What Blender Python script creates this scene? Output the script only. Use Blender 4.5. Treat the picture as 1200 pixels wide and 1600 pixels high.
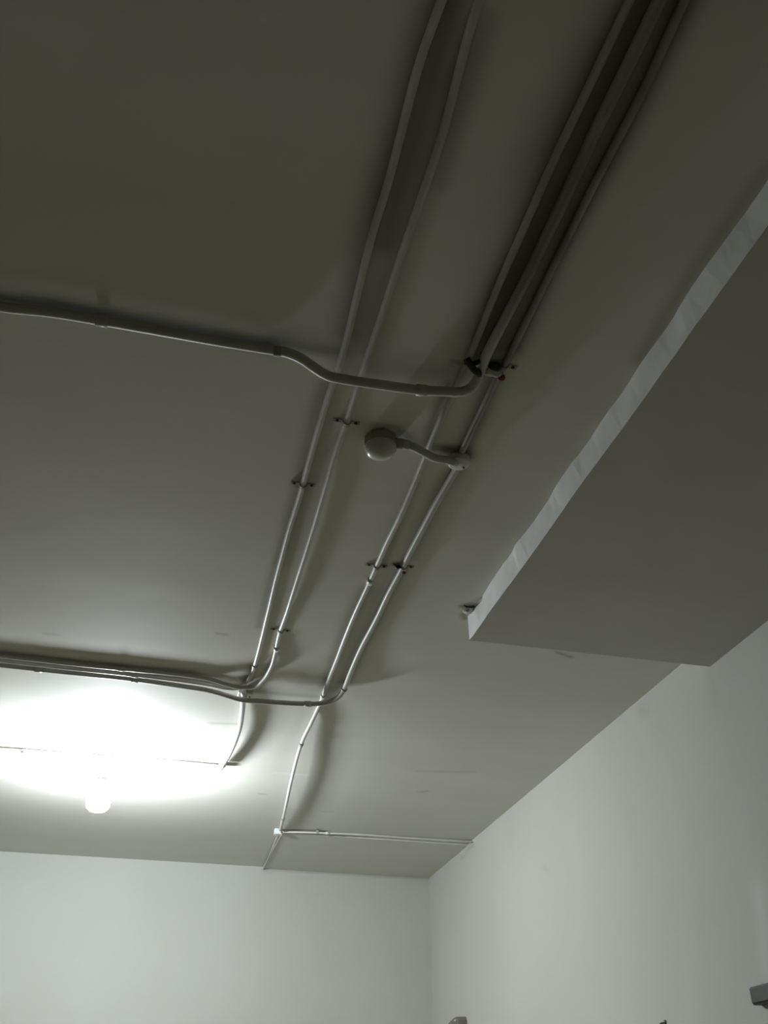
import bpy, bmesh, math, random
import numpy as np
from mathutils import Vector, noise

# ---------------------------------------------------------------- camera
S = bpy.context.scene
for o in list(bpy.data.objects):
    bpy.data.objects.remove(o)
C = S.collection
cd = bpy.data.cameras.new('camera'); cam = bpy.data.objects.new('camera', cd); C.objects.link(cam)
cam.location = (0, 0, 1.6)
cam.rotation_euler = (math.radians(90 + 33.6197), 0, math.radians(-13.7215))
cd.sensor_fit = 'HORIZONTAL'; cd.sensor_width = 24.0; cd.lens = 30.08; cd.clip_start = 0.02
S.camera = cam
# ---------------------------------------------------------------- world, exposure
LAMP_STRENGTH = 600.0
EXPOSURE = 0.19
w = bpy.data.worlds.new('world'); S.world = w; w.use_nodes = True
w.node_tree.nodes['Background'].inputs[0].default_value = (0.5, 0.55, 0.5, 1)
w.node_tree.nodes['Background'].inputs[1].default_value = 0.0
S.view_settings.view_transform = 'Standard'; S.view_settings.look = 'None'
S.view_settings.gamma = 1.0; S.view_settings.use_curve_mapping = False
S.view_settings.exposure = EXPOSURE

H = 3.1                      # ceiling height, metres
WALL_R, WALL_L, WALL_B, WALL_F = 1.8417, -2.45, 6.305, -2.6
random.seed(4)

# ---------------------------------------------------------------- materials
def srgb(r, g, b):
    f = lambda c: (c/255/12.92) if c/255 <= .04045 else ((c/255+.055)/1.055)**2.4
    return (f(r), f(g), f(b), 1)

def mat(name, col, rough=0.6, spec=0.4, bump=0.0, bscale=30, metal=0.0, mottle=0.0, mscale=4, stretch=(1,1,1),
        attrs=(), emit=None, strength=0.0):
    m = bpy.data.materials.new(name); m.use_nodes = True
    nt = m.node_tree; N = nt.nodes; L = nt.links; b = N['Principled BSDF']
    b.inputs['Roughness'].default_value = rough; b.inputs['Metallic'].default_value = metal
    b.inputs['Specular IOR Level'].default_value = spec
    tc = N.new('ShaderNodeTexCoord'); mp = N.new('ShaderNodeMapping'); L.new(tc.outputs['Object'], mp.inputs[0])
    mp.inputs['Scale'].default_value = stretch
    n = N.new('ShaderNodeTexNoise'); n.inputs['Scale'].default_value = mscale; n.inputs['Detail'].default_value = 5
    L.new(mp.outputs[0], n.inputs['Vector'])
    mx = N.new('ShaderNodeMixRGB'); mx.blend_type = 'MULTIPLY'; mx.inputs[1].default_value = col
    rp = N.new('ShaderNodeValToRGB'); rp.color_ramp.elements[0].position = .3; rp.color_ramp.elements[1].position = .7
    k = 1 - mottle; rp.color_ramp.elements[0].color = (k, k, k*.985, 1); rp.color_ramp.elements[1].color = (1, 1, 1, 1)
    L.new(n.outputs['Fac'], rp.inputs[0]); L.new(rp.outputs[0], mx.inputs[2]); mx.inputs[0].default_value = 1
    out = mx.outputs[0]
    for an, ac in attrs:                       # stains, paint patches, painted shade and lit slivers mixed into the colour
        a = N.new('ShaderNodeAttribute'); a.attribute_name = an
        q = N.new('ShaderNodeMixRGB'); q.inputs[2].default_value = ac
        L.new(a.outputs['Fac'], q.inputs[0]); L.new(out, q.inputs[1]); out = q.outputs[0]
    L.new(out, b.inputs['Base Color'])
    if bump:
        n2 = N.new('ShaderNodeTexNoise'); n2.inputs['Scale'].default_value = bscale; n2.inputs['Detail'].default_value = 4
        L.new(mp.outputs[0], n2.inputs['Vector'])
        bp = N.new('ShaderNodeBump'); bp.inputs['Strength'].default_value = 1; bp.inputs['Distance'].default_value = bump
        L.new(n2.outputs['Fac'], bp.inputs['Height']); L.new(bp.outputs[0], b.inputs['Normal'])
    if emit:
        b.inputs['Emission Color'].default_value = emit; b.inputs['Emission Strength'].default_value = strength
    return m

SOOT_SHADE = (0.055, 0.05, 0.036, 1)  # sooty dirt colour, also used for painted shade
PALE = (0.86, 0.86, 0.83, 1)
M = {
 'ceiling': mat('ceiling_paint', (0.71, 0.705, 0.64, 1), .75, .22, .0012, 5, mottle=.07, mscale=2.2, stretch=(.55, 1.6, 1),
                attrs=(('soot_shade', SOOT_SHADE), ('pale', PALE))),
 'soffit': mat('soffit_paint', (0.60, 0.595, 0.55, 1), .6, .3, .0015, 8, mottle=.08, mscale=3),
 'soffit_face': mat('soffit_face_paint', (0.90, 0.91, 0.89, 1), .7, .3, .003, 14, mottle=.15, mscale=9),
 'wall_back': mat('back_wall_paint', (0.60, 0.605, 0.56, 1), .8, .2, .0015, 5, mottle=.05, mscale=1.6, attrs=(('soot_shade', SOOT_SHADE), ('pale', PALE))),
 'wall_right': mat('right_wall_paint', (0.585, 0.585, 0.535, 1), .8, .2, .0015, 5, mottle=.05, mscale=1.6, attrs=(('soot_shade', SOOT_SHADE), ('pale', PALE))),
 'wall': mat('wall_paint', (0.34, 0.33, 0.28, 1), .7, .3, .001, 6),
 'floor': mat('cement_floor', (0.245, 0.195, 0.09, 1), .75, .3, .002, 12, mottle=.3, mscale=3),
 'pipe': mat('painted_conduit', (0.64, 0.635, 0.58, 1), .42, .4, .0006, 40, mottle=.12, mscale=9, attrs=(('soot_shade', SOOT_SHADE),)),
 'pipe_grey': mat('painted_grey_conduit', (0.50, 0.495, 0.44, 1), .45, .4, .0008, 35, mottle=.18, mscale=8, attrs=(('soot_shade', SOOT_SHADE),)),
 'pipe_blue': mat('bluish_grey_conduit', (0.42, 0.44, 0.45, 1), .33, .55, .0004, 40, mottle=.1, mscale=9),
 'pipe_white': mat('white_conduit', (0.80, 0.81, 0.79, 1), .38, .5, .0004, 40, mottle=.05, mscale=9),
 'clamp': mat('rusty_painted_clamp', (0.40, 0.39, 0.35, 1), .5, .5, .0006, 60, mottle=.45, mscale=40),
 'screw': mat('dark_screw', (0.03, 0.028, 0.022, 1), .5, .5, metal=.3),
 'tape': mat('black_tape', (0.012, 0.012, 0.008, 1), .55, .4, .001, 60),
 'plaster': mat('plaster_lump', (0.55, 0.55, 0.51, 1), .8, .2, .002, 60),
 'red': mat('red_plastic', (0.22, 0.015, 0.025, 1), .6, .4),
 'olive': mat('dark_olive_plastic', (0.27, 0.26, 0.19, 1), .5, .4, .0004, 20, mottle=.12, mscale=10),
 'cream': mat('cream_plastic', (0.50, 0.49, 0.42, 1), .3, .5),
 'dark_grey': mat('dark_grey_box', (0.055, 0.065, 0.05, 1), .5, .4, mottle=.2, mscale=30),
 'brown_grey': mat('brown_grey_cover', (0.20, 0.18, 0.155, 1), .45, .5, mottle=.2, mscale=20),
 'glow': mat('lit_bulb_diffuser', (0.9, 0.9, 0.9, 1), .4, .4, emit=(0.925, 0.995, 1.06, 1), strength=LAMP_STRENGTH),
 'bulb_body': mat('white_bulb_body', (0.8, 0.8, 0.8, 1), .4, .4),
}

# ---------------------------------------------------------------- helpers
def link(name, bm, m, parent=None, smooth=True, bevel=0):
    bmesh.ops.recalc_face_normals(bm, faces=bm.faces)
    me = bpy.data.meshes.new(name); bm.to_mesh(me); bm.free()
    o = bpy.data.objects.new(name, me); C.objects.link(o)
    me.materials.append(M[m])
    if smooth:
        for p in me.polygons: p.use_smooth = True
    if bevel:
        b = o.modifiers.new('bevel', 'BEVEL'); b.width = bevel; b.segments = 3; b.limit_method = 'ANGLE'; b.angle_limit = .7
    if parent: o.parent = parent
    return o

def thing(name, label, cat, loc, group=None):
    o = bpy.data.objects.new(name, None); C.objects.link(o); o.location = loc; o.empty_display_size = .05
    o['label'] = label; o['category'] = cat
    if group: o['group'] = group
    bpy.context.view_layer.update()
    return o

def adopt(o, root):
    o.parent = root; o.matrix_parent_inverse = root.matrix_world.inverted(); return o

def part(name, bm, m, root, **k):
    """bm is in world metres; shift it into the local space of its (unrotated) root"""
    base = Vector((0, 0, 0)); r = root
    while r is not None: base += Vector(r.location); r = r.parent
    bmesh.ops.translate(bm, vec=-base, verts=bm.verts)
    return link(name, bm, m, root, **k)

def box(bm, x0, x1, y0, y1, z0, z1):
    vs = [bm.verts.new(p) for p in ((x0,y0,z0),(x1,y0,z0),(x1,y1,z0),(x0,y1,z0),(x0,y0,z1),(x1,y0,z1),(x1,y1,z1),(x0,y1,z1))]
    for f in ((0,3,2,1),(4,5,6,7),(0,1,5,4),(1,2,6,5),(2,3,7,6),(3,0,4,7)): bm.faces.new([vs[i] for i in f])

def smooth_path(pts, step=.012):
    P = [Vector(p) for p in pts]; P = [P[0]*2-P[1]] + P + [P[-1]*2-P[-2]]
    out = []
    for i in range(1, len(P)-2):
        a, b, c, d = P[i-1:i+3]
        ta = (b-a).length**.5; tb = (c-b).length**.5; tc = (d-c).length**.5
        t0, t1, t2, t3 = 0, ta, ta+tb, ta+tb+tc
        n = max(2, int((c-b).length/step))
        for k in range(n):
            t = t1+(t2-t1)*k/n
            A1 = a*((t1-t)/(t1-t0))+b*((t-t0)/(t1-t0)); A2 = b*((t2-t)/(t2-t1))+c*((t-t1)/(t2-t1)); A3 = c*((t3-t)/(t3-t2))+d*((t-t2)/(t3-t2))
            B1 = A1*((t2-t)/(t2-t0))+A2*((t-t0)/(t2-t0)); B2 = A2*((t3-t)/(t3-t1))+A3*((t-t1)/(t3-t1))
            out.append(B1*((t2-t)/(t2-t1))+B2*((t-t1)/(t2-t1)))
    out.append(P[-2]); return out

def sweep(bm, path, r, seg=14, cap=True, rfun=None):
    n = len(path); rings = []
    up = Vector((0, 0, 1)); T = (path[1]-path[0]).normalized()
    s = T.cross(up)
    if s.length < .05: s = T.cross(Vector((1, 0, 0)))
    s.normalize()
    for i, p in enumerate(path):
        T = (path[min(i+1, n-1)]-path[max(i-1, 0)]).normalized()
        s = (s-T*s.dot(T)).normalized(); q = T.cross(s)
        rr = rfun(i, p) if rfun else r
        rings.append([bm.verts.new(p+(s*math.cos(2*math.pi*k/seg)+q*math.sin(2*math.pi*k/seg))*rr) for k in range(seg)])
    for a, b in zip(rings, rings[1:]):
        for k in range(seg): bm.faces.new((a[k], a[(k+1) % seg], b[(k+1) % seg], b[k]))
    if cap:
        bm.faces.new(list(reversed(rings[0]))); bm.faces.new(rings[-1])

def lathe(bm, prof, cx, cy, z0, seg=40):
    """prof: (radius, drop below z0) from the ceiling down"""
    rings = []
    for r, d in prof:
        if r < 1e-5: rings.append([bm.verts.new((cx, cy, z0-d))])
        else: rings.append([bm.verts.new((cx+r*math.cos(2*math.pi*k/seg), cy+r*math.sin(2*math.pi*k/seg), z0-d)) for k in range(seg)])
    for a, b in zip(rings, rings[1:]):
        for k in range(seg):
            k2 = (k+1) % seg
            if len(a) == 1: bm.faces.new((a[0], b[k2], b[k]))
            elif len(b) == 1: bm.faces.new((a[k], a[k2], b[0]))
            else: bm.faces.new((a[k], a[k2], b[k2], b[k]))
    if len(rings[0]) > 1: bm.faces.new(list(reversed(rings[0])))

def lump(bm, c, sx, sy, sz, seed=0, amt=.35):
    g = bmesh.ops.create_icosphere(bm, subdivisions=3, radius=1)
    for v in g['verts']:
        k = 1+amt*noise.noise(v.co*1.7+Vector((seed*3.1, seed, 0)))
        v.co = Vector((c[0]+v.co.x*sx*k, c[1]+v.co.y*sy*k, c[2]+v.co.z*sz*k))

def nearest(path, p):
    p = Vector(p); i = min(range(len(path)), key=lambda k: (path[k].xy-p.xy).length)
    i = min(max(i, 1), len(path)-2)
    return path[i], (path[i+1]-path[i-1]).normalized()

def saddle(root, path, p, r, m='clamp', ears=True, w=.011, screws=True, rise=0.0, label=None):
    """two-eared saddle clamp hugging the pipe, screwed to the ceiling"""
    c, t = nearest(path, p); t = Vector((t.x, t.y, 0)).normalized(); s = Vector((-t.y, t.x, 0))
    bm = bmesh.new(); R = r+.0012; th = .0018; prof = []
    gap = H-c.z
    prof.append((-(R+.024), gap-.0006)); prof.append((-(R+.003), gap-.0006))
    for k in range(11):
        a = math.pi*k/10; prof.append((-R*math.cos(a), -R*math.sin(a)))
    prof.append((R+.003, gap-.0006)); prof.append((R+.024, gap-.0006))
    if not ears: prof = prof[2:-2]
    def outw(q, d):
        return (q[0]*(1+d/R), q[1]*(1+d/R)) if abs(q[0]) <= R*1.001 and q[1] <= 0 else (q[0], q[1]-d)
    rows = []
    for q in prof:
        o = outw(q, th)
        rows.append([bm.verts.new(c+s*x+Vector((0, 0, z))+t*y) for (x, z), y in ((q, -w/2), (q, w/2), (o, w/2), (o, -w/2))])
    for a, b in zip(rows, rows[1:]):
        for k in range(4): bm.faces.new((a[k], a[(k+1) % 4], b[(k+1) % 4], b[k]))
    bm.faces.new(rows[0]); bm.faces.new(list(reversed(rows[-1])))
    o = part('saddle_clamp', bm, m, root, smooth=False)
    if label: o['label'] = label
    if ears and screws:
        for sg in (-1, 1):
            q = c+s*sg*(R+.0145); b2 = bmesh.new()
            lathe(b2, [(.0042, .0), (.0042, .0022), (.003, .0036), (0, .0042)], q.x, q.y, H-.0015, 12)
            part('screw', b2, 'screw', o)
    return o

def coupling(root, path, p, r, m, length=.045):
    c, t = nearest(path, p); i = min(range(len(path)), key=lambda k: (path[k]-c).length)
    k = max(1, int(length/.024)); seg = path[max(0, i-k):i+k+1]
    bm = bmesh.new(); n = len(seg)
    sweep(bm, seg, r+.0022, 16)
    e = []
    return part('coupling', bm, m, root)

RUNS = []                               # every conduit run, for the dust that gathers along them
def conduit(label, pts, r, m, clamps=(), couplings=(), group=None, cat='pipe', name='conduit', wob=.0012, sooty=None):
    path = smooth_path(pts)
    sd = len(RUNS)*7.3
    for i, p in enumerate(path):
        if 0 < i < len(path)-1:
            p.x += wob*noise.noise(Vector((p.x*5, p.y*5, sd))); p.y += wob*noise.noise(Vector((p.x*5, p.y*5, sd+9)))
    RUNS.append(path)
    root = thing(name, label, cat, path[len(path)//2], group)
    bm = bmesh.new(); sweep(bm, path, r); po = part('pipe', bm, m, root)
    if sooty:                               # (strength, y where it is full, y where it has faded out)
        a = po.data.attributes.new('soot_shade', 'FLOAT', 'POINT'); off = root.location
        for v in po.data.vertices:
            w_ = v.co+off; k = max(0, min(1, (sooty[2]-w_.y)/(sooty[2]-sooty[1])))
            if w_.x < sooty[3]: k = 0
            a.data[v.index].value = sooty[0]*k*(1+.35*noise.noise(w_*9))
    for c in clamps:
        kw = c[1] if len(c) > 1 and isinstance(c[1], dict) else {}
        saddle(root, path, c[0], r, **kw)
    for c in couplings: coupling(root, path, c, r, m)
    return root, path

def struct(name, bm, m, **k):
    o = link(name, bm, m, smooth=k.pop('smooth', False), **k); o['kind'] = 'structure'; return o

# ---------------------------------------------------------------- marks along the ceiling (soot, dust, filler, plus painted shade and lit slivers)
# (polyline on the ceiling, half width in metres, strength at the line)
SOOT_SHADE_LINES = [
 ([(0.5664, 0.6956), (0.5537, 0.9712), (0.5694, 1.2788), (0.5741, 1.4495)], .030, .50),
 ([(0.6102, 0.6849), (0.6111, 0.9988), (0.6139, 1.2859), (0.6189, 1.4801)], .042, .62),
 ([(0.6510, 0.6749), (0.6562, 0.9462), (0.6521, 1.2062), (0.6572, 1.4814)], .022, .78),
 ([(0.5810, 0.6920), (0.5722, 0.9804), (0.5822, 1.2757), (0.6014, 1.4950)], .080, .38),
 ([(0.5673, 0.8048), (0.5695, 1.0669), (0.5753, 1.2953)], .05, .25),
 ([(0.2738, 0.7670), (0.2674, 0.9134), (0.2662, 1.1410), (0.2646, 1.3008), (0.2843, 1.5203)], .028, .42),
 ([(0.3010, 0.7604), (0.3037, 0.8463), (0.3056, 0.9533), (0.3065, 1.0591), (0.3069, 1.2568)], .03, .50),
 ([(0.2894, 0.7632), (0.3072, 1.0179), (0.3146, 1.2886), (0.3116, 1.5136)], .055, .22),
 ([(0.3361, 0.7941), (0.3442, 0.9824), (0.3360, 1.1695), (0.3348, 1.4287), (0.3416, 1.5691)], .018, .30),
 ([(0.3625, 0.7769), (0.3677, 0.9636), (0.3788, 1.0987)], .018, .22),
 ([(-0.4455, 1.5963), (-0.3148, 1.5873), (-0.1814, 1.5937), (-0.0438, 1.6004), (0.1262, 1.6025)], .022, .75),
 ([(0.1256, 1.5985), (0.2110, 1.5903), (0.2828, 1.5834)], .02, .5),
 ([(0.3386, 1.6357), (0.4562, 1.6183), (0.5747, 1.6007)], .03, .28),
 ([(0.2680, 1.6987), (0.2695, 1.9246), (0.2800, 2.1251)], .018, .35),
 ([(0.3044, 1.6898), (0.3059, 1.9431), (0.3023, 2.2153), (0.2979, 2.5407)], .028, .22),  # broad grey band between the left pair
 ([(0.2782, 2.1568), (0.2789, 2.5454), (0.2884, 2.9870)], .014, .35),
 ([(0.5523, 1.6293), (0.5524, 1.7255), (0.5659, 1.8522)], .012, .55),
 ([(0.6471, 1.5831), (0.6551, 1.7255), (0.6591, 1.8569)], .026, .68),
 ([(0.5217, 1.8630), (0.5922, 1.8732), (0.6607, 1.8621)], .016, .55),
 ([(0.6264, 1.8732), (0.6818, 1.8849)], .022, .70),
 ([(0.6721, 1.9538), (0.6656, 2.0622), (0.6672, 2.2629), (0.6685, 2.4111)], .026, .35),
 ([(0.5856, 2.0351), (0.5941, 2.2179), (0.6022, 2.4664)], .012, .35),
 ([(0.6653, 2.4910), (0.6608, 2.7061), (0.6624, 2.9978), (0.6705, 3.3660)], .020, .60),
 ([(0.5807, 2.6372), (0.5772, 2.8673), (0.5838, 3.1800), (0.5985, 3.4464)], .020, .40),
 ([(0.6454, 2.6431), (0.6406, 3.0031), (0.6407, 3.3425)], .05, .16),
 ([(-0.5924, 3.4005), (-0.3708, 3.4188), (-0.1420, 3.4203), (0.0924, 3.4160)], .03, .35),  # shadow of the grey bundle, painted on its near side
 ([(0.3730, 3.1868), (0.3617, 3.4106), (0.3204, 3.4701)], .014, .5),
 ([(0.3068, 3.3049), (0.2998, 3.4627)], .016, .6),
 ([(0.3492, 3.5394), (0.4766, 3.5473), (0.6532, 3.5307)], .02, .28),  # painted shadow along the bend of the lowest grey conduit
 ([(0.7445, 5.4495), (0.8802, 5.4163), (0.9894, 5.4162)], .016, .65),  # dark line along the panel-edge conduit
 ([(0.9919, 5.4290), (1.3256, 5.4289), (1.8331, 5.4024)], .009, .55),  # the same dark line, on to the right wall
 ([(0.7427, 5.5575), (0.7606, 6.3303)], .014, .35),  # dark line along the left edge of the panel
 ([(0.9198, 2.6794), (0.9498, 2.6629)], .010, .8), ([(0.9404, 2.7305), (0.9531, 2.7561)], .012, .6),
 ([(0.1117, 4.4542), (0.2878, 4.4476)], .01, .45),  # painted shadow just beyond the lamp feed conduit
 ([(0.2100, 3.9205), (0.3153, 3.9022)], .012, .25), ([(0.1545, 3.0701), (0.1901, 3.0716)], .008, .3),
 ([(0.4202, 1.8213), (0.4761, 1.8155), (0.5163, 1.8428)], .012, .35),
 ([(0.9478, 0.9194), (0.9398, 1.1883), (0.9503, 1.4421)], .02, .28),  # darker along the foot of the slab's side face
 ([(-0.4288, 3.2125), (-0.3860, 3.2123)], .01, .2), ([(-0.4564, 3.3347), (-0.0298, 3.3299)], .02, .12),  # second: faint outer part of the bundle's painted shadow
 ([(0.5877, 2.4899), (0.6059, 2.4814)], .012, .5), ([(0.6460, 2.4637), (0.6728, 2.4731)], .014, .6),
 ([(0.2790, 2.1192), (0.2968, 2.1210)], .01, .6), ([(0.5383, 1.5580), (0.5397, 1.5576)], .006, .8), ([(0.5555, 1.5494), (0.5569, 1.5491)], .006, .7),
 ([(-0.6768, 4.4375), (-0.5552, 4.4586)], .012, .35),
 ([(0.5321, 4.8236), (0.5617, 4.8271)], .01, .3), ([(0.9015, 5.0482), (0.9509, 5.0361)], .008, .2), ([(1.3078, 4.6130), (1.3427, 4.5833)], .01, .25),
 ([(1.2163, 4.3048), (1.4750, 4.2511)], .012, .2),
 ([(1.3565, 2.9301), (1.4250, 2.9578)], .008, .45),
 ([(0.0496, 3.4868), (0.1014, 3.5362)], .01, .1),
]
PALE_LINES = [
 ([(0.0100, 0.8662), (0.0348, 0.8537)], .006, .35), ([(0.6846, 4.7022), (0.7425, 5.0168)], .02, .35),  # paint scuff, then a lamplit triangle painted beside the long conduit
 ([(0.5934, 1.5623), (0.6498, 1.5552)], .012, .5), ([(0.5645, 4.4925), (0.7171, 4.4840)], .012, .4), ([(0.3159, 3.6804), (0.3759, 4.2831)], .01, .15),  # last: lamplit sliver painted beside the bowed conduit
 ([(-0.3133, 2.8127), (-0.0746, 2.8189)], .05, .25), ([(-0.5474, 2.8488), (-0.3730, 2.8485)], .05, .15),  # broad pale streaks across the ceiling
 ([(0.8010, 1.1529), (0.8062, 1.1550)], .02, .12),
]
def field(X, Y, lines, seed):
    F = np.zeros_like(X)
    for pts, wd, st in lines:
        D = np.full_like(X, 9.0)
        for a, b in zip(pts, pts[1:]):
            ax, ay = a[0], a[1]; dx, dy = b[0]-ax, b[1]-ay; L2 = dx*dx+dy*dy+1e-12
            t = np.clip(((X-ax)*dx+(Y-ay)*dy)/L2, 0, 1)
            D = np.minimum(D, np.hypot(X-ax-t*dx, Y-ay-t*dy))
        n = 1+.10*np.sin(X*31+seed)*np.sin(Y*5+X*17+seed)+.05*np.sin(Y*13+X*40)
        F = 1-(1-F)*(1-np.clip(st*np.exp(-(D/(wd*n))**2), 0, 1))
    return F

def grid_sheet(name, m, x0, x1, y0, y1, step, to3, lines=None, thick=None):
    nx, ny = int((x1-x0)/step)+1, int((y1-y0)/step)+1
    xs = np.linspace(x0, x1, nx); ys = np.linspace(y0, y1, ny); X, Y = np.meshgrid(xs, ys)
    co = to3(X.ravel(), Y.ravel())
    i = np.arange(ny*nx).reshape(ny, nx)
    q = np.stack([i[:-1, :-1], i[1:, :-1], i[1:, 1:], i[:-1, 1:]], -1).reshape(-1, 4)
    # back side and rim, so the slab has real thickness
    tk = np.array(thick); n = nx*ny
    corners = np.array([co[0], co[nx-1], co[n-1], co[n-nx]])+tk
    verts = np.vstack([co, corners]); faces = [tuple(f) for f in q.tolist()]
    rims = [list(i[0, :]), list(i[:, -1]), list(i[-1, ::-1]), list(i[::-1, 0])]
    for k, rim in enumerate(rims): faces.append(tuple([n+(k+1) % 4, n+k]+[int(v) for v in rim])[::1])
    faces.append((n, n+1, n+2, n+3))
    me = bpy.data.meshes.new(name); me.from_pydata(verts.tolist(), [], faces)
    o = bpy.data.objects.new(name, me); C.objects.link(o); me.materials.append(M[m])
    for an, ln in (('soot_shade', lines[0]), ('pale', lines[1])) if lines else ():
        a = me.attributes.new(an, 'FLOAT', 'POINT')
        v = np.zeros(len(verts)); v[:n] = field(X, Y, ln, 3.1).ravel(); a.data.foreach_set('value', v)
    me.validate(); me.update()
    bm = bmesh.new(); bm.from_mesh(me); bmesh.ops.recalc_face_normals(bm, faces=bm.faces); bm.to_mesh(me); bm.free()
    o['kind'] = 'structure'
    return o

# ---------------------------------------------------------------- room shell
T = .15
grid_sheet('ceiling', 'ceiling', WALL_L, WALL_R, WALL_F, WALL_B, .0125,
           lambda x, y: np.stack([x, y, np.full_like(x, H)], 1), (SOOT_SHADE_LINES, PALE_LINES), (0, 0, T))
WB_DARK = [([(0.7543, 3.0822), (0.9949, 3.0877), (1.3698, 3.0927), (1.8496, 3.0949)], .010, .35)]  # dark line along the top of the back wall
grid_sheet('wall_back', 'wall_back', WALL_L, WALL_R, 0, H+.05, .02,
           lambda x, z: np.stack([x, np.full_like(x, WALL_B), z], 1), (WB_DARK, []), (0, T, 0))
WR_PALE = [([(2.7287, 2.2583), (2.7425, 2.1606), (2.7687, 2.0588)], .035, .28)]
WR_DARK = [([(2.7487, 3.0073), (2.7456, 2.8755)], .02, .06), ([(3.2670, 3.0568), (3.2195, 3.0329)], .02, .12), ([(4.3760, 2.7109), (4.3319, 2.6950)], .012, .12),
           ([(5.3746, 3.0682), (5.6199, 3.0559)], .01, .25)]  # faint dark marks on the right wall
grid_sheet('wall_right', 'wall_right', WALL_F, WALL_B+T, 0, H+.05, .02,
           lambda y, z: np.stack([np.full_like(y, WALL_R), y, z], 1), (WR_DARK, WR_PALE), (T, 0, 0))
bm = bmesh.new(); box(bm, WALL_L-T, WALL_L, WALL_F-T, WALL_B+T, 0, H+.05); struct('wall_left', bm, 'wall')
bm = bmesh.new(); box(bm, WALL_L, WALL_R, WALL_F-T, WALL_F, 0, H+.05); struct('wall_front', bm, 'wall')
bm = bmesh.new(); box(bm, WALL_L-T, WALL_R+T, WALL_F-T, WALL_B+T, -T, 0); struct('floor', bm, 'floor')

# lowered slab along the right wall: uneven plastered edge, side face in lighter paint, brightened further for facing the lamp
SX, SY, SD = .9615, 2.742, .088
def soffit():
    n = 150; ys = [SY+(WALL_F-SY)*(k/(n-1))**1.0 for k in range(n)]
    bm = bmesh.new(); rows = []
    for y in ys:
        f = min(1, (SY-y)*8)
        q_ = noise.noise(Vector((y*5.5, 0, 0))); e1 = .008*f*max(-.5, min(.5, q_*3))+.004*f*noise.noise(Vector((y*17, 3, 0)))
        e2 = .003*f*noise.noise(Vector((y*3, 7, 0)))+.0015*noise.noise(Vector((y*14, 5, 0)))
        rows.append([bm.verts.new(p) for p in ((SX+e1*.8-.002, y, H+.002), (SX+e2, y, H-SD), (WALL_R+.01, y, H-SD), (WALL_R+.01, y, H+.002))])
    face = []
    for a, b in zip(rows, rows[1:]):
        for k in range(4):
            fc = bm.faces.new((a[k], a[(k+1) % 4], b[(k+1) % 4], b[k]))
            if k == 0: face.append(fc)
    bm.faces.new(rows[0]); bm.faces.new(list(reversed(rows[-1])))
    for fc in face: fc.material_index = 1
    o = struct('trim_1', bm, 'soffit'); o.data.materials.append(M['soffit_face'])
soffit()
# thin rendered panel by the back wall
bm = bmesh.new(); box(bm, .752, WALL_R+.005, 5.475, WALL_B+.01, H-.010, H+.002)
struct('trim_2', bm, 'ceiling', bevel=.002)

# ---------------------------------------------------------------- conduits
# top-left thick grey conduit, crossing the pair, bending into the dark run
root, pa = conduit('thick grey conduit crossing under the pipes in an S-bend, ending in the sooty run',
    [(-0.5176, 1.5888, 3.0840), (-0.4424, 1.6004, 3.0840), (-0.3383, 1.5922, 3.0840), (-0.2327, 1.5917, 3.0840), (-0.1113, 1.5939, 3.0840), (0.0133, 1.5961, 3.0840), (0.1263, 1.5956, 3.0840), (0.1616, 1.5910, 3.0800), (0.1983, 1.5922, 3.0700), (0.2324, 1.6026, 3.0580), (0.2639, 1.6143, 3.0520), (0.3127, 1.6155, 3.0500), (0.3945, 1.6158, 3.0520), (0.4700, 1.6157, 3.0540), (0.5439, 1.6069, 3.0560), (0.5769, 1.6037, 3.0600), (0.5960, 1.5900, 3.0660), (0.6031, 1.5681, 3.0740), (0.6040, 1.5415, 3.0840), (0.6019, 1.4901, 3.0860), (0.6082, 1.2739, 3.0860), (0.6054, 0.9894, 3.0860), (0.6045, 0.6785, 3.0860), (0.6034, 0.6289, 3.0860)],
    .0115, 'pipe_grey', clamps=(([(0.1403, 1.5920, 3.0800)][0], dict(ears=False, w=.016)),), couplings=[(-0.2354, 1.5924, 3.0840), (0.4886, 1.6169, 3.0550)], sooty=(.62, 1.3, 1.5, .45))
bm = bmesh.new(); c = (0.5906, 1.5381, 3.0820)
sweep(bm, [Vector(c)+Vector((-.028,-.016,.004)), Vector(c)+Vector((-.008,-.002,-.010)), Vector(c)+Vector((.006,.006,-.012)), Vector(c)+Vector((.020,.026,.0))], .008, 10)
part('tape_wrap', bm, 'tape', root)
bm = bmesh.new(); c = (0.5924, 1.5247, 3.0860)
sweep(bm, [Vector(c)+Vector((.014,-.026,.006)), Vector(c)+Vector((.004,-.006,-.002)), Vector(c)+Vector((-.014,.010,-.002)), Vector(c)+Vector((-.026,.016,.006))], .006, 10)
part('tape_wrap', bm, 'tape', root)

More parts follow.
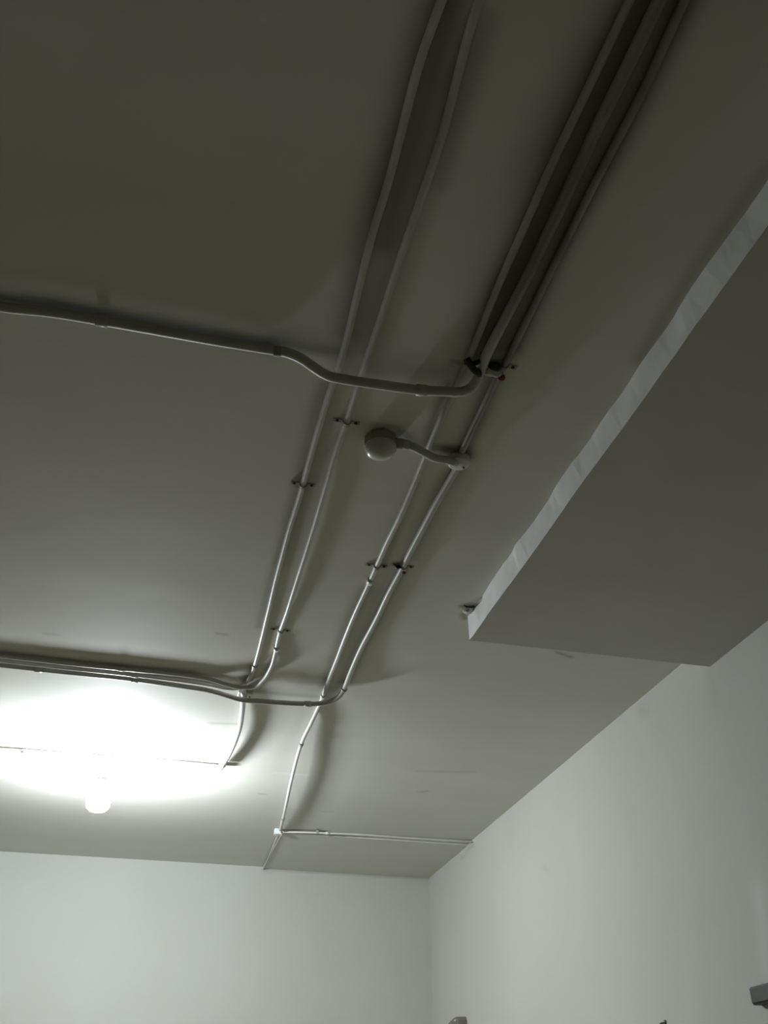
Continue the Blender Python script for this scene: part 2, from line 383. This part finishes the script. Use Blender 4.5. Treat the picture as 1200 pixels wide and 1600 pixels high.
# left pair
conduit('leftmost of the long pale conduits, curving into the grey bundle',
    [(0.2828, 0.7024, 3.0954), (0.2788, 0.7632, 3.0954), (0.2731, 0.8737, 3.0954), (0.2771, 1.0020, 3.0954), (0.2794, 1.1193, 3.0954), (0.2784, 1.2351, 3.0954), (0.2844, 1.4023, 3.0954), (0.2910, 1.5657, 3.0954), (0.2882, 1.7236, 3.0954), (0.2881, 1.9358, 3.0954), (0.2902, 2.1221, 3.0954), (0.2902, 2.3299, 3.0954), (0.2961, 2.6471, 3.0954), (0.3081, 3.0487, 3.0954), (0.3128, 3.2931, 3.0954), (0.3055, 3.4258, 3.0954), (0.2762, 3.5083, 3.0930), (0.2225, 3.5104, 3.0910), (0.1721, 3.4928, 3.0890), (0.0743, 3.4772, 3.0880), (-0.1393, 3.4659, 3.0880), (-0.3700, 3.4605, 3.0880), (-0.5941, 3.4523, 3.0880), (-0.7258, 3.4510, 3.0880)],
    .0080, 'pipe', clamps=(([(0.2892, 2.1144, 3.0900)][0],), ([(0.3108, 3.2930, 3.0900)][0], dict(ears=False))), couplings=[(-0.1113, 3.4726, 3.0900)], sooty=(.22, 1.2, 2.0, -9))
conduit('second long conduit, left of the round fixture, with a bright lit edge',
    [(0.3353, 0.6896, 3.0954), (0.3350, 0.7495, 3.0954), (0.3366, 0.8131, 3.0954), (0.3418, 0.8922, 3.0954), (0.3482, 0.9847, 3.0954), (0.3491, 1.0734, 3.0954), (0.3476, 1.1659, 3.0954), (0.3465, 1.2682, 3.0954), (0.3479, 1.4132, 3.0954), (0.3480, 1.5840, 3.0954), (0.3486, 1.7088, 3.0954), (0.3498, 1.8326, 3.0954), (0.3475, 1.9416, 3.0920), (0.3502, 2.1029, 3.0860), (0.3550, 2.3239, 3.0840), (0.3571, 2.5581, 3.0840), (0.3608, 2.8230, 3.0870), (0.3629, 3.0097, 3.0954), (0.3701, 3.1481, 3.0920), (0.3712, 3.2646, 3.0840), (0.3575, 3.3677, 3.0760), (0.3302, 3.4348, 3.0730), (0.2789, 3.4535, 3.0730), (0.2221, 3.4483, 3.0780), (0.1673, 3.4376, 3.0860), (0.0706, 3.4236, 3.0880), (-0.1403, 3.4218, 3.0880), (-0.3687, 3.4199, 3.0880), (-0.5906, 3.4096, 3.0880), (-0.7208, 3.4058, 3.0880)],
    .0080, 'pipe', clamps=(([(0.3485, 1.8260, 3.0900)][0],), ([(0.3601, 2.9891, 3.0900)][0],)), couplings=[(0.3658, 3.1178, 3.0900), (-0.1590, 3.4251, 3.0900)], sooty=(.22, 1.2, 2.0, -9))

# right run: three sooty conduits
conduit('long conduit left in the sooty run, reaching down to the small white box',
    [(0.5623, 0.6342, 3.0954), (0.5637, 0.6937, 3.0954), (0.5624, 0.8206, 3.0954), (0.5596, 0.9869, 3.0954), (0.5615, 1.1906, 3.0954), (0.5650, 1.3678, 3.0954), (0.5725, 1.5846, 3.0954), (0.5728, 1.6660, 3.0954), (0.5712, 1.7402, 3.0954), (0.5736, 1.8443, 3.0954), (0.5794, 1.9996, 3.0954), (0.5801, 2.1788, 3.0880), (0.5800, 2.3436, 3.0920), (0.5829, 2.4950, 3.0954), (0.5844, 2.5893, 3.0954), (0.5844, 2.7387, 3.0954), (0.5883, 2.9294, 3.0954), (0.5979, 3.1664, 3.0954), (0.6053, 3.4022, 3.0954), (0.6140, 3.5961, 3.0954), (0.6109, 3.7802, 3.0840), (0.6101, 4.0116, 3.0780), (0.6297, 4.3191, 3.0730), (0.6588, 4.6516, 3.0730), (0.6938, 5.0216, 3.0780), (0.7272, 5.4011, 3.0860)],
    .0080, 'pipe', clamps=(([(0.5808, 2.4860, 3.0900)][0],), ([(0.6057, 4.0058, 3.0900)][0], dict(ears=False, w=.02)), ([(0.7104, 5.1552, 3.0900)][0], dict(ears=False))), couplings=[(0.5823, 2.5800, 3.0900), (0.6096, 3.5167, 3.0900)], sooty=(.5, 1.35, 2.1, -9))
root, p5 = conduit('conduit in the sooty run nearest the lowered slab, ending at the round junction box',
    [(0.6449, 0.6140, 3.0954), (0.6461, 0.6736, 3.0954), (0.6531, 0.8162, 3.0954), (0.6519, 1.0066, 3.0954), (0.6533, 1.2103, 3.0954), (0.6573, 1.4827, 3.0954), (0.6551, 1.5712, 3.0954), (0.6573, 1.6744, 3.0954), (0.6580, 1.7704, 3.0954), (0.6611, 1.8641, 3.0954)],
    .0080, 'pipe', clamps=(([(0.6525, 1.5298, 3.0900)][0],),), sooty=(.6, 1.80, 1.98, -9))
bm = bmesh.new(); lump(bm, (0.6368, 1.5336, 3.0880), .016, .010, .010, 2); part('tape_wrap', bm, 'tape', root)
bm = bmesh.new(); lump(bm, (0.6344, 1.5496, 3.0840), .022, .011, .010, 5); part('filler_lump', bm, 'plaster', root)
bm = bmesh.new(); lump(bm, (0.6602, 1.5613, 3.0840), .008, .009, .007, 1); o = part('red_plug', bm, 'red', root); o['label'] = 'small red plug'
root, p5b = conduit('conduit leaving the round junction box and turning left as the lowest grey pipe',
    [(0.6699, 1.9196, 3.0940), (0.6670, 1.9959, 3.0930), (0.6625, 2.1086, 3.0920), (0.6616, 2.2163, 3.0920), (0.6611, 2.3255, 3.0930), (0.6616, 2.4773, 3.0940), (0.6598, 2.6328, 3.0940), (0.6640, 2.8100, 3.0940), (0.6623, 3.0379, 3.0940), (0.6657, 3.2485, 3.0880), (0.6714, 3.4045, 3.0820), (0.6635, 3.4511, 3.0740), (0.6369, 3.4952, 3.0680), (0.5916, 3.5246, 3.0660), (0.5281, 3.5401, 3.0660), (0.4534, 3.5483, 3.0660), (0.3655, 3.5483, 3.0640), (0.2985, 3.5515, 3.0640), (0.2476, 3.5453, 3.0710), (0.2024, 3.5477, 3.0820), (0.1571, 3.5421, 3.0870), (0.0781, 3.5321, 3.0880), (-0.1384, 3.5078, 3.0880), (-0.3712, 3.5017, 3.0880), (-0.5974, 3.4929, 3.0880), (-0.7303, 3.4912, 3.0880)],
    .0095, 'pipe_grey', clamps=(([(0.6599, 2.4707, 3.0900)][0],), ([(0.6713, 3.3918, 3.0820)][0], dict(ears=False))), couplings=[(-0.1100, 3.5100, 3.0880), (0.5574, 3.5329, 3.0660), (-0.4623, 3.4946, 3.0880)])
bm = bmesh.new(); lump(bm, (0.6689, 2.4820, 3.0840), .006, .006, .004, 3); o = part('red_plug', bm, 'red', root); o['label'] = 'small faded red plug'
bm = bmesh.new(); lump(bm, (0.6455, 2.4622, 3.0900), .009, .008, .006, 8); part('tape_wrap', bm, 'tape', root)

conduit('bowed white conduit hanging from the grey bundle down to the elbow beside the lamp',
    [(0.3006, 3.5223, 3.0880), (0.3052, 3.5812, 3.0860), (0.3155, 3.6850, 3.0800), (0.3261, 3.8602, 3.0740), (0.3260, 4.0240, 3.0720), (0.3196, 4.1954, 3.0740), (0.3040, 4.3835, 3.0800)],
    .0108, 'pipe_white', clamps=(([(0.3026, 3.5605, 3.0880)][0], dict(ears=False)),))
conduit('straight white conduit running left behind the glowing bulb',
    [(0.2868, 4.4269, 3.0900), (0.0528, 4.4207, 3.0900), (-0.2181, 4.4250, 3.0900), (-0.5103, 4.4274, 3.0900), (-0.8354, 4.4312, 3.0900)], .0075, 'pipe_white',
    couplings=[(-0.5654, 4.4323, 3.0900)], wob=0)
conduit('thin pale conduit along the edge of the rendered panel, ending at the right wall',
    [(0.7399, 5.4376, 3.0860), (0.8439, 5.4113, 3.0840), (0.9502, 5.3986, 3.0840), (1.1672, 5.3868, 3.0860), (1.4656, 5.3889, 3.0860), (1.6914, 5.3824, 3.0860), (1.8373, 5.3819, 3.0860)],
    .0055, 'pipe', clamps=(([(0.9373, 5.4066, 3.0800)][0], dict(w=.012)),), couplings=[(0.9954, 5.4058, 3.0800)], wob=.0006)
conduit('short thin conduit from the small white box to the back wall',
    [(0.7292, 5.5111, 3.0870), (0.7435, 5.8904, 3.0860), (0.7562, 6.3213, 3.0860)], .0042, 'pipe', wob=0)
conduit('short wavy grey conduit between the round fixture and the round junction box',
    [(0.4818, 1.8516, 3.0780), (0.5043, 1.8488, 3.0780), (0.5305, 1.8479, 3.0720), (0.5597, 1.8572, 3.0660), (0.5908, 1.8718, 3.0660), (0.6241, 1.8803, 3.0720), (0.6539, 1.8983, 3.0800)],
    .0105, 'pipe_grey', couplings=[(0.5074, 1.8481, 3.0780)])

# ---------------------------------------------------------------- boxes and fittings on the ceiling
def junction(label, c, rad, dep, m, name='junction_box', lid=None):
    root = thing(name, label, 'junction box', (c[0], c[1], H))
    bm = bmesh.new(); lathe(bm, [(rad, -.0005), (rad, dep*.8), (rad*.93, dep*.9), (rad*.9, dep)], c[0], c[1], H, 36)
    part('body', bm, m, root)
    bm = bmesh.new(); lathe(bm, [(rad*.97, dep*.98), (rad*.97, dep*1.15), (rad*.8, dep*1.28), (0, dep*1.32)], c[0], c[1], H, 36)
    l = part('cover', bm, m, root)
    for a in (.6, .6+math.pi):
        b2 = bmesh.new(); lathe(b2, [(.003, 0), (.003, .002), (0, .0026)], c[0]+rad*.66*math.cos(a), c[1]+rad*.66*math.sin(a), H-dep*1.28, 10)
        part('screw', b2, 'screw', l)
    return root
junction('round painted junction box right of the dome fixture, where conduits meet', (0.6639, 1.9012, 3.0880), .029, .015, 'pipe')

# round fixture: shaded side coloured darker olive, lamplit bottom paler cream
c = (0.4471, 1.8650, 3.1000)
root = thing('ceiling_lamp', 'unlit round dome fixture mounted alone between the two pairs of conduits', 'ceiling lamp', (c[0], c[1], H))
bm = bmesh.new(); lathe(bm, [(.040, -.0005), (.042, .004), (.043, .026), (.041, .030)], c[0], c[1], H, 8)
part('base', bm, 'olive', root, smooth=False, bevel=.003)
bm = bmesh.new(); lathe(bm, [(.040, .028), (.0405, .032), (.0395, .038), (.036, .046), (.028, .052), (.015, .056), (0, .0575)], c[0], c[1], H, 40)
part('dome', bm, 'cream', root)
bm = bmesh.new(); sweep(bm, [Vector((0.4709, 1.8476, 3.0790)), Vector((0.4847, 1.8500, 3.0785)), Vector((0.4995, 1.8495, 3.0780))], .0135, 14)
part('cable_gland', bm, 'olive', root)

# small white box where the long conduit ends
c = (0.7182, 5.4372, 3.0880)
root = thing('junction_box', 'small square white box at the end of the long conduit, on the panel corner', 'junction box', (c[0], c[1], H))
bm = bmesh.new(); box(bm, c[0]-.019, c[0]+.017, c[1]-.019, c[1]+.019, H-.026, H-.0005); part('body', bm, 'pipe_white', root, smooth=False, bevel=.003)
bm = bmesh.new(); box(bm, c[0]-.020, c[0]+.018, c[1]-.020, c[1]+.020, H-.031, H-.026); part('cover', bm, 'pipe_white', root, smooth=False, bevel=.002)
# elbow at the lamp feed
c = (0.3017, 4.4264, 3.0880)
root = thing('conduit_elbow', 'white conduit elbow beside the glowing bulb, where the bowed conduit ends', 'pipe fitting', (c[0], c[1], H))
bm = bmesh.new(); sweep(bm, smooth_path([(c[0]-.040, c[1], H-.012), (c[0]-.012, c[1]+.002, H-.013), (c[0]+.004, c[1]-.010, H-.014), (c[0]+.010, c[1]-.035, H-.016)], .006), .0115, 14)
part('elbow', bm, 'pipe_white', root)
bm = bmesh.new(); lathe(bm, [(.014, -.0005), (.014, .020), (.011, .025), (0, .026)], c[0], c[1], H, 24); part('hub', bm, 'pipe_white', root)
# small box under the crossing of the bundle
c = (0.3073, 3.5383, 3.0900)
root = thing('junction_box', 'small pale box tucked behind the grey bundle where the bowed conduit starts', 'junction box', (c[0], c[1], H))
bm = bmesh.new(); box(bm, c[0]-.026, c[0]+.030, c[1]-.008, c[1]+.052, H-.014, H-.0005); part('body', bm, 'pipe', root, smooth=False, bevel=.004)
bm = bmesh.new(); lathe(bm, [(.004, 0), (.004, .002), (0, .003)], c[0]+.022, c[1]+.03, H-.014, 10); part('screw', bm, 'screw', root)

# broken anchor beside the corner of the lowered slab
c = (0.9421, 2.6948, 3.0940)
root = thing('wall_anchor', 'broken plaster anchor with a bent wire by the corner of the lowered slab', 'bracket', (c[0], c[1], H))
bm = bmesh.new(); lump(bm, (c[0]+.004, c[1], H-.003), .016, .020, .007, 4, .6); part('filler_lump', bm, 'plaster', root)
bm = bmesh.new(); sweep(bm, smooth_path([(c[0]+.014, c[1]-.03, H-.003), (c[0]+.006, c[1]-.034, H-.008), (c[0]-.016, c[1]-.034, H-.008), (c[0]-.018, c[1]-.024, H-.001)], .004), .0032, 8)
part('wire', bm, 'screw', root)

# ---------------------------------------------------------------- the lit lamp
c = (-0.2196, 4.4547, 3.1000)
root = thing('pendant_bulb', 'glowing white bulb hanging from its holder, lighting the whole ceiling', 'light bulb', (c[0], c[1], H))
bm = bmesh.new(); lathe(bm, [(.040, -.0005), (.040, .012), (.034, .022), (.02, .026)], c[0], c[1], H, 36); part('ceiling_rose', bm, 'bulb_body', root)
bm = bmesh.new(); lathe(bm, [(.019, .024), (.021, .05), (.023, .055), (.023, .092), (.02, .098)], c[0], c[1], H, 30); part('lamp_holder', bm, 'bulb_body', root)
bm = bmesh.new(); lathe(bm, [(.014, .095), (.016, .110), (.026, .126), (.042, .140)], c[0], c[1], H, 30); part('bulb_neck', bm, 'bulb_body', root)
bm = bmesh.new(); lathe(bm, [(.042, .138), (.050, .148), (.052, .162), (.052, .212), (.048, .229), (.035, .241), (.018, .247), (0, .249)], c[0], c[1], H, 24); part('diffuser', bm, 'glow', root)

# ---------------------------------------------------------------- bits low on the right wall
a = [(2.8239, 2.0056)][0]; b = [(2.8379, 1.9610)][0]
root = thing('switch_box', 'dark grey box on the right wall, cut by the picture edge', 'box', (WALL_R, a[0]-.06, (a[1]+b[1])/2))
zt, zb = a[1], b[1]; y1 = a[0]
bm = bmesh.new(); box(bm, WALL_R-.028, WALL_R+.001, y1-.13, y1+.005, zb, zt+.004); part('body', bm, 'dark_grey', root, smooth=False, bevel=.003)
bm = bmesh.new(); box(bm, WALL_R-.033, WALL_R-.028, y1-.126, y1+.001, zb+.004, zt); part('cover', bm, 'dark_grey', root, smooth=False, bevel=.002)
a = [(5.7234, 2.1891)][0]
root = thing('wall_cover', 'brown-grey rounded cover on the right wall, beside the room corner at the bottom edge', 'cover', (WALL_R, a[0], a[1]-.06))
bm = bmesh.new()
prof = [(-.10, -.13), (-.10, -.02), (-.085, -.008), (-.04, .012), (0, .022), (.035, .026), (.052, .022), (.06, .006), (.06, -.13)]
prof2 = [(y*1.7-.01, z+.006) for y, z in prof]
r0 = [bm.verts.new((WALL_R+.001, a[0]-y, a[1]+z)) for y, z in prof2]; r1 = [bm.verts.new((WALL_R-.05, a[0]-y*.92, a[1]+z*.95)) for y, z in prof2]
for k in range(len(prof)): bm.faces.new((r0[k], r0[(k+1) % len(prof)], r1[(k+1) % len(prof)], r1[k]))
bm.faces.new(r1); bm.faces.new(list(reversed(r0)))
part('shell', bm, 'brown_grey', root, smooth=False, bevel=.004)
bm = bmesh.new(); lump(bm, (WALL_R-.052, a[0]-.04, a[1]+.012), .006, .010, .006, 2, .2); o = part('highlight_lump', bm, 'bulb_body', root); o['label'] = 'small white highlight on the cover'  # white lump stands in for the highlight on the cover
a = [(3.4227, 1.9755)][0]
root = thing('wall_hook', 'small dark hook on the right wall at the bottom edge', 'hook', (WALL_R, a[0], a[1]))
bm = bmesh.new(); sweep(bm, [Vector((WALL_R+.002, a[0], a[1])), Vector((WALL_R-.004, a[0], a[1]))], .007, 14); part('plate', bm, 'brown_grey', root)
bm = bmesh.new(); sweep(bm, smooth_path([(WALL_R-.002, a[0], a[1]-.002), (WALL_R-.02, a[0], a[1]-.006), (WALL_R-.026, a[0], a[1]-.02), (WALL_R-.018, a[0], a[1]-.03), (WALL_R-.010, a[0], a[1]-.026)], .003), .0032, 8)
part('prong', bm, 'brown_grey', root)
